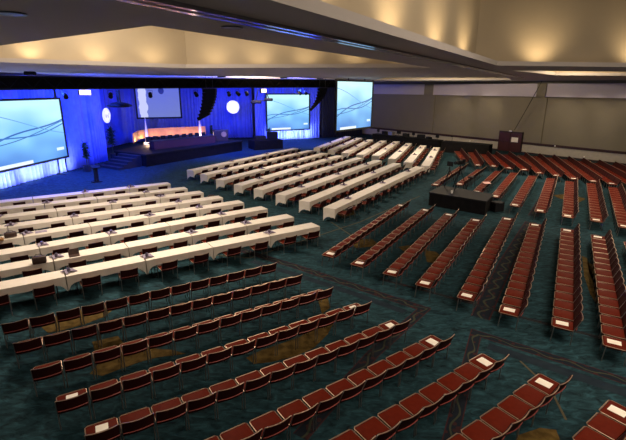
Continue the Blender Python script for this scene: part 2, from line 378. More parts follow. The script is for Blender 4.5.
drape([Vector((-20.3, 41.2)), Vector((-23.2, 48)), Vector((-22.6, 54)), Vector((-18, 59.3)), Vector((-8.3, 61))], .05, DT, 'stage_curtain', M['drape'], 'tall pleated blue curtain curving behind the stage')
drape([dR0, dR1], .05, DT, 'stage_curtain', M['drape'], 'blue lit curtain around the smaller screen right of the stage')
drape([dR1+Vector((.2, .1)), R2(G(337, 137)), Vector((V2(W1).x-1.2, V2(W1).y-.8))], .02, 7.1, 'masking_curtain', M['blackd'], 'black masking curtain beside and behind the hanging right screen')

def uvquad(mb_obj_name, P4, m, parent, th=.0):
    me = bpy.data.meshes.new(mb_obj_name); me.from_pydata([tuple(p) for p in P4], [], [(0, 1, 2, 3)]); uvl = me.uv_layers.new(name='UVMap')
    for li, c in zip(range(4), ((0, 0), (1, 0), (1, 1), (0, 1))): uvl.data[li].uv = c
    me.materials.append(m); o = bpy.data.objects.new(mb_obj_name, me); C.objects.link(o); o.parent = parent; return o
def screen(A, B, z0, z1, m, label, fr=.16, legs=True, hang=None):
    """A -> B is left to right as the audience sees it"""
    A = Vector((A[0], A[1], 0)); B = Vector((B[0], B[1], 0)); c = (A+B)/2; w = (B-A).length; ang = math.atan2((B-A).y, (B-A).x)
    r = empty('projection_screen', (c.x, c.y, z0), ang); tag(r, label, 'screen', 'projection screens'); h = z1-z0
    q = MB(); q.box((0, .03, h/2), (w, .05, h)); q.build('screen_back', M['blackp'], r)
    uvquad('screen_surface', [(-w/2, -.012, 0), (w/2, -.012, 0), (w/2, -.012, h), (-w/2, -.012, h)], m, r)
    q = MB()
    q.box((0, 0, -fr/2), (w+2*fr, .14, fr)); q.box((0, 0, h+fr/2), (w+2*fr, .14, fr)); q.box((-w/2-fr/2, 0, h/2), (fr, .14, h)); q.box((w/2+fr/2, 0, h/2), (fr, .14, h)); q.build('frame', M['blackp'], r)
    if legs:
        for x in (-w*.4, w*.4): q = MB(); q.box((x, .25, (-fr-z0)/2), (.08, .08, z0-fr)); q.box((x, .2, -z0+.02), (.1, .9, .04)); q.build('leg', M['blackp'], r)
    if hang:
        for x in hang: q = MB(); q.tube([(x, 0, h+fr), (x, 0, CZ-z0)], .045, 6); q.build('hanging_pipe', M['blackp'], r)
    return r
sn = lambda a, b: Vector((-(b-a).y, (b-a).x)).normalized()
a = dL1+(dL0-dL1)*.04; b = dL0+(dL0-dL1)*.55; off = Vector((.55, 0))
def at_x(P, u, v=120):   # slide along P0-P1 to the column seen at u
    p = OnWall(u, v, P[0], P[1]); return R2(p)
o1 = dL0+off; o2 = dL1+off
sL_r = at_x((o1, o2), 62.5, 125); sL_l = sL_r+(o1-o2).normalized()*8.2
screen(sL_l, sL_r, 1.35, 5.62, M['screen'], 'large bright blue screen at the left edge, in front of blue curtain', .14)
n = sn(dR1, dR0)*-1
n = Vector((n.x, n.y)); n = n if n.y < 0 else -n
o1 = dR0+n*.45; o2 = dR1+n*.45
screen(at_x((o1, o2), 267.2), at_x((o1, o2), 308.8), 1.38, 5.75, M['screen'], 'bright blue screen right of the stage, in front of blue curtain', .14)
A = Dp(336.5, 105, 39.4); B = Dp(371.5, 103, 44.2)
screen(A, B, 2.98, 7.12, M['screen'], 'large bright blue screen hanging from the ceiling by the dark corner', .17, False, [-1.2, 1.6])
A = Dp(137.5, 110, 45.5); B = Dp(180, 108, 47.0)
screen(A, B, 3.62, 6.95, M['screen_stage'], 'pale lavender screen hanging over the middle of the stage', .16, False, [-1.5, 1.5])

# ------------------------------------------------------------------ truss
ta = Dp(-30, 83, 26.0); tb = Dp(336, 83, 44.5)
tA = Vector((ta.x, ta.y, 6.72)); tB = Vector((tb.x, tb.y, 6.98)); L_ = (tB-tA); TLn = L_.length; ux = L_.normalized(); uy = Vector((0, 0, 1)).cross(ux).normalized(); uz = ux.cross(uy)
rt = empty('lighting_truss', tuple(tA)); tag(rt, 'long black lighting truss with black masking along the front of the stage', 'truss')
for j, (yy, zz) in enumerate(((-.25, -.32), (.25, -.32), (-.25, .32), (.25, .32))):
    q = MB(); q.tube([uy*yy+uz*zz, L_+uy*yy+uz*zz], .04, 6); q.build('chord', M['blackp'], rt)
q = MB(); N = int(TLn/.6)
for i in range(N):
    for yy in (-.25, .25): q.tube([ux*(i*.6)+uy*yy+uz*(-.32 if i % 2 else .32), ux*((i+1)*.6)+uy*yy+uz*(.32 if i % 2 else -.32)], .02, 4)
q.build('bracing', M['blackp'], rt)
q = MB()
P = [uy*.1+uz*-.42, L_+uy*.1+uz*-.30, L_+uy*.1+uz*.28, uy*.1+uz*.40]; e = uy*.04
q.add([p+e for p in P]+[p-e for p in P], [(0, 1, 2, 3), (7, 6, 5, 4), (0, 4, 5, 1), (1, 5, 6, 2), (2, 6, 7, 3), (3, 7, 4, 0)]); q.build('masking_cloth', M['black'], rt)
def trusspt(u):   # point on the truss seen at column u
    p = OnWall(u, 85, tA[:2], tB[:2]); t = (Vector((p.x, p.y, 0))-Vector((tA.x, tA.y, 0))).length/Vector((L_.x, L_.y, 0)).length; return tA+L_*t
for u, lab in ((32, 'black chain hoist above the truss over the left screen'), (222, 'black chain hoist above the middle of the truss'), (284, 'black chain hoist above the truss left of the curved speaker'), (320, 'black chain hoist above the right end of the truss')):
    p = trusspt(u); r = empty('chain_hoist', (p.x, p.y, p.z+.44)); tag(r, lab, 'hoist', 'chain hoists on the truss')
    q = MB(); q.rbox((0, 0, .09), (.62, .3, .17), .04); q.build('motor', M['blackp'], r)
    q = MB(); q.tube([(0, 0, .2), (0, 0, CZ-p.z-.44)], .03, 6); q.build('chain', M['blackp'], r)
    q = MB(); q.box((.0, 0, CZ-p.z-.47), (.6, .15, .05)); q.build('beam_clamp', M['blackp'], r)
uxh = Vector((ux.x, ux.y, 0)).normalized(); angT = math.atan2(uxh.y, uxh.x)
# lamps clipped under the truss
for u, lab in ((83, 'small warm glowing lamp under the truss near the left screen'), (209, 'small warm glowing lamp under the truss above curved speaker'), (262, 'small warm glowing lamp under the truss above the twin fixture'), (321.5, 'small warm glowing lamp under the right end of the truss')):
    p = trusspt(u)+uy*-.2; wdt = .75 if u < 100 else .55
    r = empty('stage_lamp', (p.x, p.y, p.z-.42), angT); tag(r, lab, 'lamp', 'stage lamps under the truss')
    q = MB(); q.rbox((0, .06, -.17), (wdt, .22, .34), .03); q.build('housing', M['blackp'], r)
    q = MB(); q.box((0, -.06, -.17), (wdt*.9, .03, .30)); q.build('lens', M['lamp'], r)
    q = MB(); q.tube([(0, .05, 0), (0, .1, .2)], .025, 6); q.build('clamp', M['blackp'], r)
# small par cans
for i, u in enumerate((196, 229, 238, 247, 300, 306, 150, 64, 110)):
    p = trusspt(u)+uy*.12; r = empty('spotlight', (p.x, p.y, p.z-.62), angT+random.uniform(-.4, .4))
    tag(r, 'small black spotlight can, %s from the left under the truss' % ORD[1+sorted((196, 229, 238, 247, 300, 306, 150, 64, 110)).index(u)], 'spotlight', 'black spotlight cans')
    q = MB(); q.tube([(0, .12, -.08), (0, -.2, -.28)], .12, 10, r2=.15); q.build('can', M['blackp'], r)
    q = MB(); q.tube([(-.15, 0, -.15), (-.15, 0, .12), (.15, 0, .12), (.15, 0, -.15)], .015, 4); q.build('yoke', M['blackp'], r)
# line arrays
def array(u, vtop, vbot, ubot, dist, n, wpx, label):
    t = Dp(u, vtop, dist); b = Dp(ubot, vbot, dist); Hh = t.z-b.z; w = wpx*dist/F; dx = (b.x-t.x)
    r = empty('line_array_speaker', (t.x, t.y, t.z)); tag(r, label, 'speaker', 'hanging speaker arrays')
    for i in range(n):
        s0 = i/n; s = (i+.5)/n; R = Matrix.Rotation(.05+.45*s**2, 3, 'X') @ Matrix.Identity(3)
        q = MB(); q.rbox((dx*s**2, -.15*s**2, -Hh*s), (w, .55, Hh/n*1.06), .015, R=Matrix.Rotation(math.atan2(-2*dx*s, Hh)*-1, 3, 'Y')); q.build('cabinet', M['blackp'], r)
    q = MB(); q.box((0, 0, .03), (w*1.1, .6, .06)); q.build('rigging_frame', M['steel'], r)
    for x in (-.25, .25): q = MB(); q.tube([(x, 0, .05), (x, 0, max(.2, CZ-t.z))], .02, 5); q.build('cable', M['steel'], r)
array(209.5, 89, 117.5, 203.5, trusspt(209).y-1.2, 9, 12.5, 'curved black hanging speaker stack over the middle of the stage')
array(322.5, 88, 108, 312.5, trusspt(318).y-1.2, 8, 9.5, 'curved black hanging speaker stack right of the smaller blue screen')
# dish fixture and twin head fixture
p = Dp(119.5, 106, 33); r = empty('pendant_fixture', (p.x, p.y, p.z)); tag(r, 'dark disc shaped fixture hanging on a pole left of the stage', 'fixture')
q = MB(); q.lathe([(.10, .30), (.5, .22), (.86, .08), (.88, .0), (.6, -.08), (.05, -.1)], 24); q.build('dish', M['blackp'], r, smooth=True)
q = MB(); q.tube([(0, 0, .25), (0, 0, 1.1)], .13, 8); q.build('pole', M['blackp'], r)
p = Dp(262, 102, 42); r = empty('twin_fixture', (p.x, p.y, p.z)); tag(r, 'dark bar with two round fixtures hanging left of the smaller screen', 'fixture')
q = MB(); q.rbox((-.55, 0, -.02), (.95, .5, .28), .09); q.build('fixture_head', M['blackp'], r)
q = MB(); q.rbox((.62, 0, .22), (.75, .5, .26), .09); q.build('fixture_head', M['blackp'], r)
for x, z in ((-.55, .1), (.62, .3)): q = MB(); q.tube([(x, 0, z), (x*.6, 0, 1.15)], .04, 6); q.build('drop_pipe', M['blackp'], r)
q = MB(); q.tube([(-.9, 0, .12), (.9, 0, .12)], .04, 6); q.build('cross_bar', M['blackp'], r)
# gobo light circles on the curtain, the projection built as glowing discs
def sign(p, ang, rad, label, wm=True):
    r = empty('gobo_disc', tuple(p), ang); tag(r, label, 'sign', 'projected light circles')
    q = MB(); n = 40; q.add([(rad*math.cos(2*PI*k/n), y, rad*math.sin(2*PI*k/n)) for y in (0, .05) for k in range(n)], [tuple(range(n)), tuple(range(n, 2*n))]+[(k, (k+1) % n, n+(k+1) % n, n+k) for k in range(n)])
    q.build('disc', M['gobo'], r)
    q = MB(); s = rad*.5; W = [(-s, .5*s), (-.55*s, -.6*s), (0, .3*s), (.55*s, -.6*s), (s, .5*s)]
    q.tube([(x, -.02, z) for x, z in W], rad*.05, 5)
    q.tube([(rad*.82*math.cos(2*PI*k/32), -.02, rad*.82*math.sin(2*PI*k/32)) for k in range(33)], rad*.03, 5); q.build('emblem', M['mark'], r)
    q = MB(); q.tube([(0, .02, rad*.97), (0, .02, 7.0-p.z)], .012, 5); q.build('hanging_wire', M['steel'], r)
sign(Dp(233, 107, 55), .30, .76, 'white projected light emblem as glowing disc on the blue curtain right of the stage screen')
sign(Dp(106.8, 115.5, 38.8), 1.50, .62, 'projected light emblem as glowing disc, seen edge-on at the curtain left of the stage')

# ------------------------------------------------------------------ stage
zs = 1.05
p0, p1 = R2(G(147, 167)), R2(G(243, 150.5)); sd = (p1-p0).normalized(); sb = Vector((-sd.y, sd.x))
mb = MB(); st = empty('stage_platform', (0, 0, 0)); tag(st, 'long black fronted stage platform behind the white tables', 'stage')
mb.poly([p0, p1, p1+sb*8.6, p0+sb*4.3], zs-.12, zs); mb.build('deck', M['blackp'], st)
mb = MB(); mb.poly([p0+sb*.06+sd*.06, p1+sb*.06-sd*.06, p1+sb*8.2-sd*.06, p0+sb*4.2+sd*.06], 0, zs-.12); mb.build('skirt', M['black'], st)
# steps
q0 = R2(G(137, 166)); r = empty('stage_steps', (0, 0, 0)); tag(r, 'dark carpeted steps climbing to the left end of the stage', 'steps')
for i in range(5):
    mb = MB(); a = p0-sd*(.45*(5-i))+sb*.6; mb.poly([a, a+sd*.449, a+sd*.449+sb*2.6, a+sb*2.6], 0, .19*(i+1)); mb.build('step', M['blackd'], r)
# glowing amber curved panel wall
PN = []
for u, v in ((134, 143), (139, 139.5), (150, 137), (165, 136), (180, 135.2), (195, 134.4), (206, 134)): PN.append(R2(G(u, v, zs)))
r = empty('curved_panel_wall', (0, 0, 0)); tag(r, 'low curved amber wooden panel wall glowing at the back of the stage', 'panel wall')
for i, (a, b) in enumerate(zip(PN, PN[1:])):
    n = sn(a, b)*.08; mb = MB(); mb.poly([a, b, b+n, a+n], zs, zs+.95); mb.build('panel', M['wood'], r)
# head table with skirt
ta_, tb_ = R2(G(156, 150, zs)), R2(G(218, 143.0, zs)); d = (tb_-ta_).normalized(); n = Vector((-d.y, d.x))
ta_ = ta_+n*.3; tb_ = tb_+n*.3
r = empty('head_table', (0, 0, 0)); tag(r, 'long dark head table on the stage in front of the amber panels', 'table')
mb = MB(); mb.poly([ta_, tb_, tb_+n*.8, ta_+n*.8], zs+.72, zs+.77); mb.build('tabletop', M['steel'], r)
mb = MB(); mb.poly([ta_+d*.05+n*.03, tb_-d*.05+n*.03, tb_-d*.05+n*.76, ta_+d*.05+n*.76], zs, zs+.72); mb.build('table_skirt', M['redskirt'], r)
# chairs behind the head table, dark
for i in range(9):
    c = ta_.lerp(tb_, (i+.5)/9)+n*1.25; r = empty('conference_chair', (c.x, c.y, zs), math.atan2(d.y, d.x))
    tag(r, 'dark high-backed chair at the stage head table, %s from the left' % ORD[i+1], 'chair', 'chairs behind the head table')
    q = MB(); q.rbox((0, 0, .45), (.5, .5, .08), .02); q.build('seat', M['blackp'], r)
    q = MB(); q.rbox((0, .26, .78), (.5, .07, .5), .03); q.build('backrest', M['blackp'], r)
    q = MB(); q.tube([(0, 0, .06), (0, 0, .42)], .03, 6)
    for k in range(5): q.tube([(0, 0, .08), (.27*math.cos(k*1.257), .27*math.sin(k*1.257), .02)], .02, 5)
    q.build('pedestal', M['steel'], r)
# lit obelisk columns
for u, v, hpx, lab in ((147.5, 144, 26, 'slim white lit spire column at the left end of the amber panels'), (200.5, 137.5, 19, 'slim white lit spire column right of centre under the speaker stack')):
    p = G(u, v, zs); D_ = p.y; h = hpx*D_/F; r = empty('lit_column', (p.x, p.y, zs)); tag(r, lab, 'column', 'lit columns on stage')
    q = MB(); q.box((0, 0, .1), (.5, .5, .2)); q.build('base', M['white'], r)
    q = MB(); q.lathe([(.17, .2), (.14, h*.5), (.06, h*.8), (.015, h)], 10); q.build('shaft', M['column'], r)
    l = bpy.data.lights.new('column_uplight', 'POINT'); l.energy = 90; l.color = (1, .62, .38); l.shadow_soft_size = .06; lo = bpy.data.objects.new('column_uplight', l); C.objects.link(lo)
    pp = Vector((p.x, p.y))*(1-.75/Vector((p.x, p.y)).length); lo.location = (pp.x, pp.y, zs+.25)
# podium console with round light
p = G(221, 141, zs); r = empty('equipment_console', (p.x, p.y, zs), .3); tag(r, 'dark boxy console with a round face at the right end of the stage', 'console')
q = MB(); q.rbox((0, 0, .6), (1.5, .8, 1.2), .04); q.build('cabinet', M['leather'], r)
q = MB(); q.tube([(.3, -.46, .75), (.3, -.38, .75)], .28, 18); q.build('round_face', M['tan'], r)
# DJ like dark equipment right of the stage
p = G(243, 148); r = empty('drum_riser', (p.x+2.6, p.y-.2, 0), .5); tag(r, 'dark draped equipment riser on the floor right of the stage', 'riser')
q = MB(); q.rbox((0, 0, .5), (3.4, 2.0, 1.0), .03); q.build('riser_skirt', M['black'], r)
q = MB(); q.rbox((.9, .1, 1.4), (1.1, .7, .8), .05); q.build('equipment_case', M['blackp'], r)
q = MB(); q.rbox((-.6, .1, 1.2), (1.2, .7, .4), .05); q.build('equipment_case', M['blackp'], r)
# plants
def plant(p, h, label, seed):
    rn = random.Random(seed); r = empty('potted_plant', tuple(p)); tag(r, label, 'plant', 'potted plants around the stage')
    q = MB(); q.lathe([(.22, 0), (.30, .5), (.28, .5), (.2, .45)], 12); q.build('pot', M['pot'], r)
    q = MB(); q.tube([(0, 0, .4), (.03, 0, h*.75)], .03, 5); q.build('stem', M['leaf'], r)
    q = MB()
    for i in range(260):
        a = rn.uniform(0, 2*PI); el = rn.uniform(-.5, 1.3); L2 = rn.uniform(.12, .34)*h*.6; z = h*.42+rn.uniform(0, .42*h)
        dd = Vector((math.cos(a)*math.cos(el), math.sin(a)*math.cos(el), math.sin(el))); s = dd.cross(Vector((0, 0, 1))).normalized()*.07
        b_ = Vector((0, 0, z)); q.add([b_, b_+dd*L2*.5+s, b_+dd*L2+Vector((0, 0, -.1*L2)), b_+dd*L2*.5-s], [(0, 1, 2, 3)])
    q.build('foliage', M['leaf'], r)
plant(G(88, 171.5), 2.6, 'dark bushy potted plant before the curtain right of left screen', 1)
plant(Vector((*(R2(G(128, 160))+Vector((-1.6, .6))), 0)), 3.2, 'dark leafy potted plant beside the stage steps', 2)
plant(Vector((*R2(G(212, 140, zs)), zs)), 1.7, 'small dark potted plant on the stage by the console', 3)
plant(Vector((*(R2(G(258, 145))+Vector((1.2, 1.5))), 0)), 2.0, 'dark potted plant at the foot of the curtain left of smaller screen', 4)
p = G(97, 182); r = empty('lectern', (p.x, p.y, 0), .9); tag(r, 'dark blue-lit lectern standing alone on the floor left of the stage', 'lectern')
q = MB(); q.rbox((0, 0, .03), (.6, .5, .06), .02); q.build('base', M['blackp'], r)
q = MB(); q.box((0, 0, .55), (.22, .2, 1.0)); q.build('column', M['blackp'], r)
q = MB(); q.rbox((0, 0, 1.12), (.65, .5, .06), .02, R=Matrix.Rotation(.35, 3, 'X')); q.build('reading_top', M['blackp'], r)

# ------------------------------------------------------------------ chairs
SZ, BT = .45, .765
def seat_mb(w=.535):
    q = MB(); q.rbox((0, .0, SZ-.035), (w, .50, .07), .026, seg=2); return q
def back_mb(w=.535, n=6):
    q = MB(); V = []
    for side in (0, 1):
        for iz in range(3):
            z = .395+(BT-.395)*iz/2; y0 = -.262-.138*iz/2
            for ix in range(n+1):
                x = -w/2+w*ix/n; bow = .035*(1-(2*ix/n-1)**2); dz = -.012*(1-(2*ix/n-1)**2)*iz/2
                V.append((x, y0-bow+(.0 if side == 0 else .042), z+dz))
    N = (n+1)*3
    idx = lambda s, i, j: s*N+i*(n+1)+j
    fs = []
    for i in range(2):
        for j in range(n): fs += [(idx(0, i, j), idx(0, i, j+1), idx(0, i+1, j+1), idx(0, i+1, j)), (idx(1, i, j), idx(1, i+1, j), idx(1, i+1, j+1), idx(1, i, j+1))]
    for j in range(n): fs += [(idx(0, 0, j), idx(1, 0, j), idx(1, 0, j+1), idx(0, 0, j+1)), (idx(0, 2, j), idx(0, 2, j+1), idx(1, 2, j+1), idx(1, 2, j))]
    for i in range(2): fs += [(idx(0, i, 0), idx(0, i+1, 0), idx(1, i+1, 0), idx(1, i, 0)), (idx(0, i, n), idx(1, i, n), idx(1, i+1, n), idx(0, i+1, n))]
    q.add(V, fs); return q
def rail_mb(w=.545, n=6, r=.010):
    q = MB(); q.tube([(-w/2+w*j/n, -.385-.035*(1-(2*j/n-1)**2), BT+.004-.012*(1-(2*j/n-1)**2)) for j in range(n+1)], r, 5); return q
def make_chair():
    r = empty('banquet_chair')
    seat_mb().build('seat', M['seat'], r, smooth=True); back_mb().build('backrest', M['back'], r)
    rail_mb().build('top_rail', M['rim'], r)
    q = MB(); q.tube([(-.265+.53*j/6, -.300-.035*(1-(2*j/6-1)**2), .475) for j in range(7)], .012, 5); q.build('lower_rail', M['lowrail'], r)
    q = MB(); w = .272; q.tube([(-w, -.25, .425), (-w, .22, .44), (-w+.04, .262, .44), (w-.04, .262, .44), (w, .22, .44), (w, -.25, .425)], .011, 5); q.build('seat_frame', M['rim'], r)
    for s in (-1, 1):
        q = MB(); q.tube([(s*.270, .20, .43), (s*.270, .235, .0)], .012, 6); q.build('leg', M['chrome'], r)
        q = MB(); q.tube([(s*.270, -.235, .0), (s*.272, -.25, .43)], .012, 6); q.build('leg', M['chrome'], r)
        q = MB(); q.tube([(s*.273, -.25, .42), (s*.274, -.385, BT)], .012, 6); q.build('back_post', M['chrome'], r)
    return r
chairs = []   # (x, y, z-rotation, label, group, weight)
def row(A, B, n, fmt, group, wt=1., back=False, jit=.004):
    A = V2(A); B = V2(B); d = (B-A).normalized(); ang = math.atan2(d.y, d.x)
    for i in range(n):
        p = A.lerp(B, i/(n-1)) if n > 1 else A
        chairs.append((p.x+random.uniform(-jit, jit), p.y+random.uniform(-jit, jit), ang+random.uniform(-.012, .012), fmt % ORD[i+1], group, wt))
papers = []
def paper(A, B, where, end=''):
    papers.append((V2(A), math.atan2((V2(B)-V2(A)).y, (V2(B)-V2(A)).x), where))
# front-left block: 9 rows of 13, all running up to the right-hand aisle
Fseat = []
for k, (l, r_) in enumerate((((0, 325), (277.5, 262.7)), ((11.8, 344.3), (303.2, 274.5)), ((29.6, 371), (334, 287.3)), ((54, 403), (372.3, 301.6)), ((84, 437), (411.4, 319.5)))):
    a = R2(G(*l, .755)); b = R2(G(*r_, .755)); d = (b-a).normalized(); n = Vector((-d.y, d.x)); Fseat.append((a+d*.30+n*.385, b-d*.30+n*.385))
for tip, back in (((456, 334.5), (288, 411)), ((510.5, 354), (411, 411.4)), ((573.7, 375.2), (517, 420))):
    b = R2(G(*tip, .755)); a = R2(G(*back, .755)); d = (b-a).normalized(); 
    d = Vector((math.cos(math.radians(35)), math.sin(math.radians(35)))); n = Vector((-d.y, d.x)); e = b-d*.33+n*.385; Fseat.append((e-d*.595*12, e))
e = R2(G(619, 411, .47)); d = Vector((math.cos(math.radians(35.5)), math.sin(math.radians(35.5)))); Fseat.append((e-d*.595*12, e))
for k, (a, b) in enumerate(Fseat):
    row(b, a, 2, '%s', 'x'); chairs.pop(); chairs.pop()
    dd = (b-a).normalized(); ang = math.atan2(dd.y, dd.x)
    for i in range(13):
        s = (12-i)/12; p = a.lerp(b, s)+Vector((-dd.y, dd.x))*(-.10*4*s*(1-s)) * (1 if k > 3 else .3)
        chairs.append((p.x, p.y, ang+random.uniform(-.015, .015)+(.06*(s-.5) if k > 3 else .02*(s-.5)), 'burgundy banquet chair, %s from the right end, %s row behind the left tables' % (ORD[i+1], ORD[k+1]), 'chairs in front-left block', 1))
    if k >= 3: paper(b, b+dd, 'right end seat, %s row behind the left tables' % ORD[k+1])
    if k in (3, 4): paper(a, a+dd, 'left end seat, %s row behind the left tables' % ORD[k+1])
Crows = [((331, 253.7), (401.7, 205.5), 15), ((360, 263), (426, 210.2), 15), ((392.5, 272), (449.3, 214.8), 15), ((425.5, 283), (476.3, 220.3), 15), ((467.5, 295.5), (507.7, 219), 16), ((510, 310), (535.4, 225), 16), ((563, 323.5), (567.6, 230.4), 16), ((615.2, 342.5), (598.3, 237), 16)]
for k, (a, b, n) in enumerate(Crows):
    A, B = R2(G(*a, SZ)), R2(G(*b, SZ)); row(A, B, n, 'burgundy banquet chair, %s from near end, '+ORD[k+1]+' long row from the left in middle block', 'chairs in middle block')
    paper(A, B, 'near end seat, %s long row from the left in middle block' % ORD[k+1]); paper(B, B+(B-A), 'far end seat, %s long row from the left in middle block' % ORD[k+1])
A, B = R2(G(615.2, 342.5, SZ)), R2(G(598.3, 237, SZ)); dC = R2(G(598.3, 237, SZ))-R2(G(567.6, 230.4, SZ))
row(A+dC, B+dC, 16, 'burgundy banquet chair, %s from near end, ninth long row from the left in middle block', 'chairs in middle block', 1.3)
Drows = [((436, 184.5), (462, 167), 13), ((460, 184), (480, 170), 11), ((477, 191.5), (498, 171.6), 14), ((495.6, 196.1), (514, 173.3), 15), ((515.4, 204.9), (532.3, 176.4), 16), ((540.5, 210.6), (550.7, 178.9), 16), ((568, 215.7), (569.7, 182), 16), ((596.7, 219.8), (591.2, 184), 16), ((624.8, 226), (613.1, 188), 16)]
for k, (a, b, n) in enumerate(Drows):
    A, B = R2(G(*a, SZ)), R2(G(*b, SZ)); row(A, B, n, 'burgundy banquet chair, %s from near end, '+ORD[k+1]+' row from the left behind camera platform', 'chairs in far block', 1)
    paper(A, B, 'near end seat, %s row from the left behind camera platform' % ORD[k+1])
Erows = [((464.4, 160.8), (457.2, 151.4), 11), ((478, 165), (470.7, 152.5), 13), ((493.6, 166), (483.2, 154.5), 12), ((509, 168), (492, 154.8), 15), ((524.7, 169.5), (505, 154.8), 16), ((539.4, 172.7), (521, 155.6), 17), ((556.8, 175.3), (535, 156.5), 18), ((574, 178.5), (549, 157.8), 19), ((593.5, 181), (564, 159.5), 19), ((612, 183.5), (578, 161.2), 19), ((634, 186), (594, 163.3), 19), ((655, 188), (610, 165.3), 19), ((668, 190), (622, 167.5), 18)]
for k, (a, b, n) in enumerate(Erows):
    A, B = R2(G(*a, SZ)), R2(G(*b, SZ)); row(A, B, n, 'E%s', 'far', 3)
    paper(A, B, 'near end seat, %s slanting row from the left along back wall' % ORD[k+1])

# ------------------------------------------------------------------ tables
TLN, TW, TZ = 2.44, .66, .735
def table_parts(r):
    q = MB(); q.rbox((0, 0, TZ-.02), (TLN-.05, TW-.04, .032), .006, seg=1); q.build('tabletop', M['ply'], r)
    for s in (-1, 1):
        q = MB(); x = s*.95; q.tube([(x, -.25, 0), (x, -.25, TZ-.04)], .014, 5); q.tube([(x, .25, 0), (x, .25, TZ-.04)], .014, 5); q.tube([(x, -.25, .03), (x, .25, .03)], .014, 5); q.tube([(x, -.25, .4), (x, .25, .4)], .012, 5)
        q.build('folding_leg', M['steel'], r)
def cloth_mesh(seed, drop=.42, front=.235):
    rn = random.Random(seed); q = MB(); L, W = TLN-.012, TW+.012; pts = []
    nx, ny = 26, 9
    for i in range(nx): pts.append((-L/2+L*i/nx, -W/2, 0, -1))
    for i in range(ny): pts.append((L/2, -W/2+W*i/ny, 1, 0))
    for i in range(nx): pts.append((L/2-L*i/nx, W/2, 0, 1))
    for i in range(ny): pts.append((-L/2, W/2-W*i/ny, -1, 0))
    n = len(pts); V = []; ph = rn.uniform(0, 6)
    corner = lambda x, y: math.exp(-((L/2-abs(x))/.10))*math.exp(-((W/2-abs(y))/.14))
    for lv in range(4):
        for k, (x, y, a, b) in enumerate(pts):
            cr = corner(x, y); dr = (front if b == -1 else drop)
            if a: dr = front+(drop-front)*min(1, (y+W/2)/.2) if y < 0 else drop
            dr = dr+.27*cr; t = lv/3
            o = (.005+.014*math.sin(k*1.1+ph)+.008*math.sin(k*2.3+ph))*t
            if a: o = max(.001, o*.5)*t            # tables stand end to end
            if b == -1: o = o*.5+.004
            nx_, ny_ = (a, b); 
            V.append((x+nx_*o, y+ny_*o, TZ+.006-dr*t+(.006*math.sin(k*.9+ph) if lv == 3 else 0)))
    fs = [(l*n+k, l*n+(k+1) % n, (l+1)*n+(k+1) % n, (l+1)*n+k) for l in range(3) for k in range(n)]+[tuple(range(n))]
    q.add(V, fs); return q.mesh('tablecloth', M['cloth'])
cloths = [cloth_mesh(s) for s in range(4)]
protoT = empty('folding_table'); table_parts(protoT); usedT = [False]
qf = MB(); qf.box((0, 0, TZ-.02), (TLN-.05, TW-.04, .032), 0)
for s in (-1, 1):
    for y in (-.25, .25): qf.box((s*.95, y, (TZ-.04)/2), (.03, .03, TZ-.04), 1)
    qf.box((s*.95, 0, .03), (.03, .5, .03), 1)
farT = qf.mesh('folding_table', [M['ply'], M['steel']])
def napkin_meshes():
    q = MB(); n = 8
    V = [(0, 0, .012)]+[((.15 if k % 2 else .075)*math.cos(2*PI*k/n), (.15 if k % 2 else .075)*math.sin(2*PI*k/n), (.055 if k % 2 == 0 else .02)) for k in range(n)]
    V += [(x, y, z-.012) for x, y, z in V]
    q.add(V, [(0, 1+k, 1+(k+1) % n) for k in range(n)]+[(n+1, n+2+(k+1) % n, n+2+k) for k in range(n)]+[(1+k, n+2+k, n+2+(k+1) % n, 1+(k+1) % n) for k in range(n)])
    a = q.mesh('folded_napkin', M['lilac']); q = MB(); q.lathe([(.04, .015), (.05, .17), (.03, .19), (.03, .20)], 10); b = q.mesh('pitcher', M['glass'], True); return a, b
nA, nB = napkin_meshes()
for me_, k_ in ((nA, (1.75, 1.75, 1.5)), (nB, (1.2, 1.2, .8))):
    me_.transform(Matrix.Diagonal((*k_, 1)))
def centrepiece(p, ang, label):
    r = empty('table_centrepiece', (p.x, p.y, TZ+.008), ang+random.uniform(-.5, .5)); tag(r, label, 'centrepiece', 'lilac centrepieces on tables')
    for nm, me in (('folded_napkin', nA), ('pitcher', nB)): o = bpy.data.objects.new(nm, me); C.objects.link(o); o.parent = r
tcount = 0
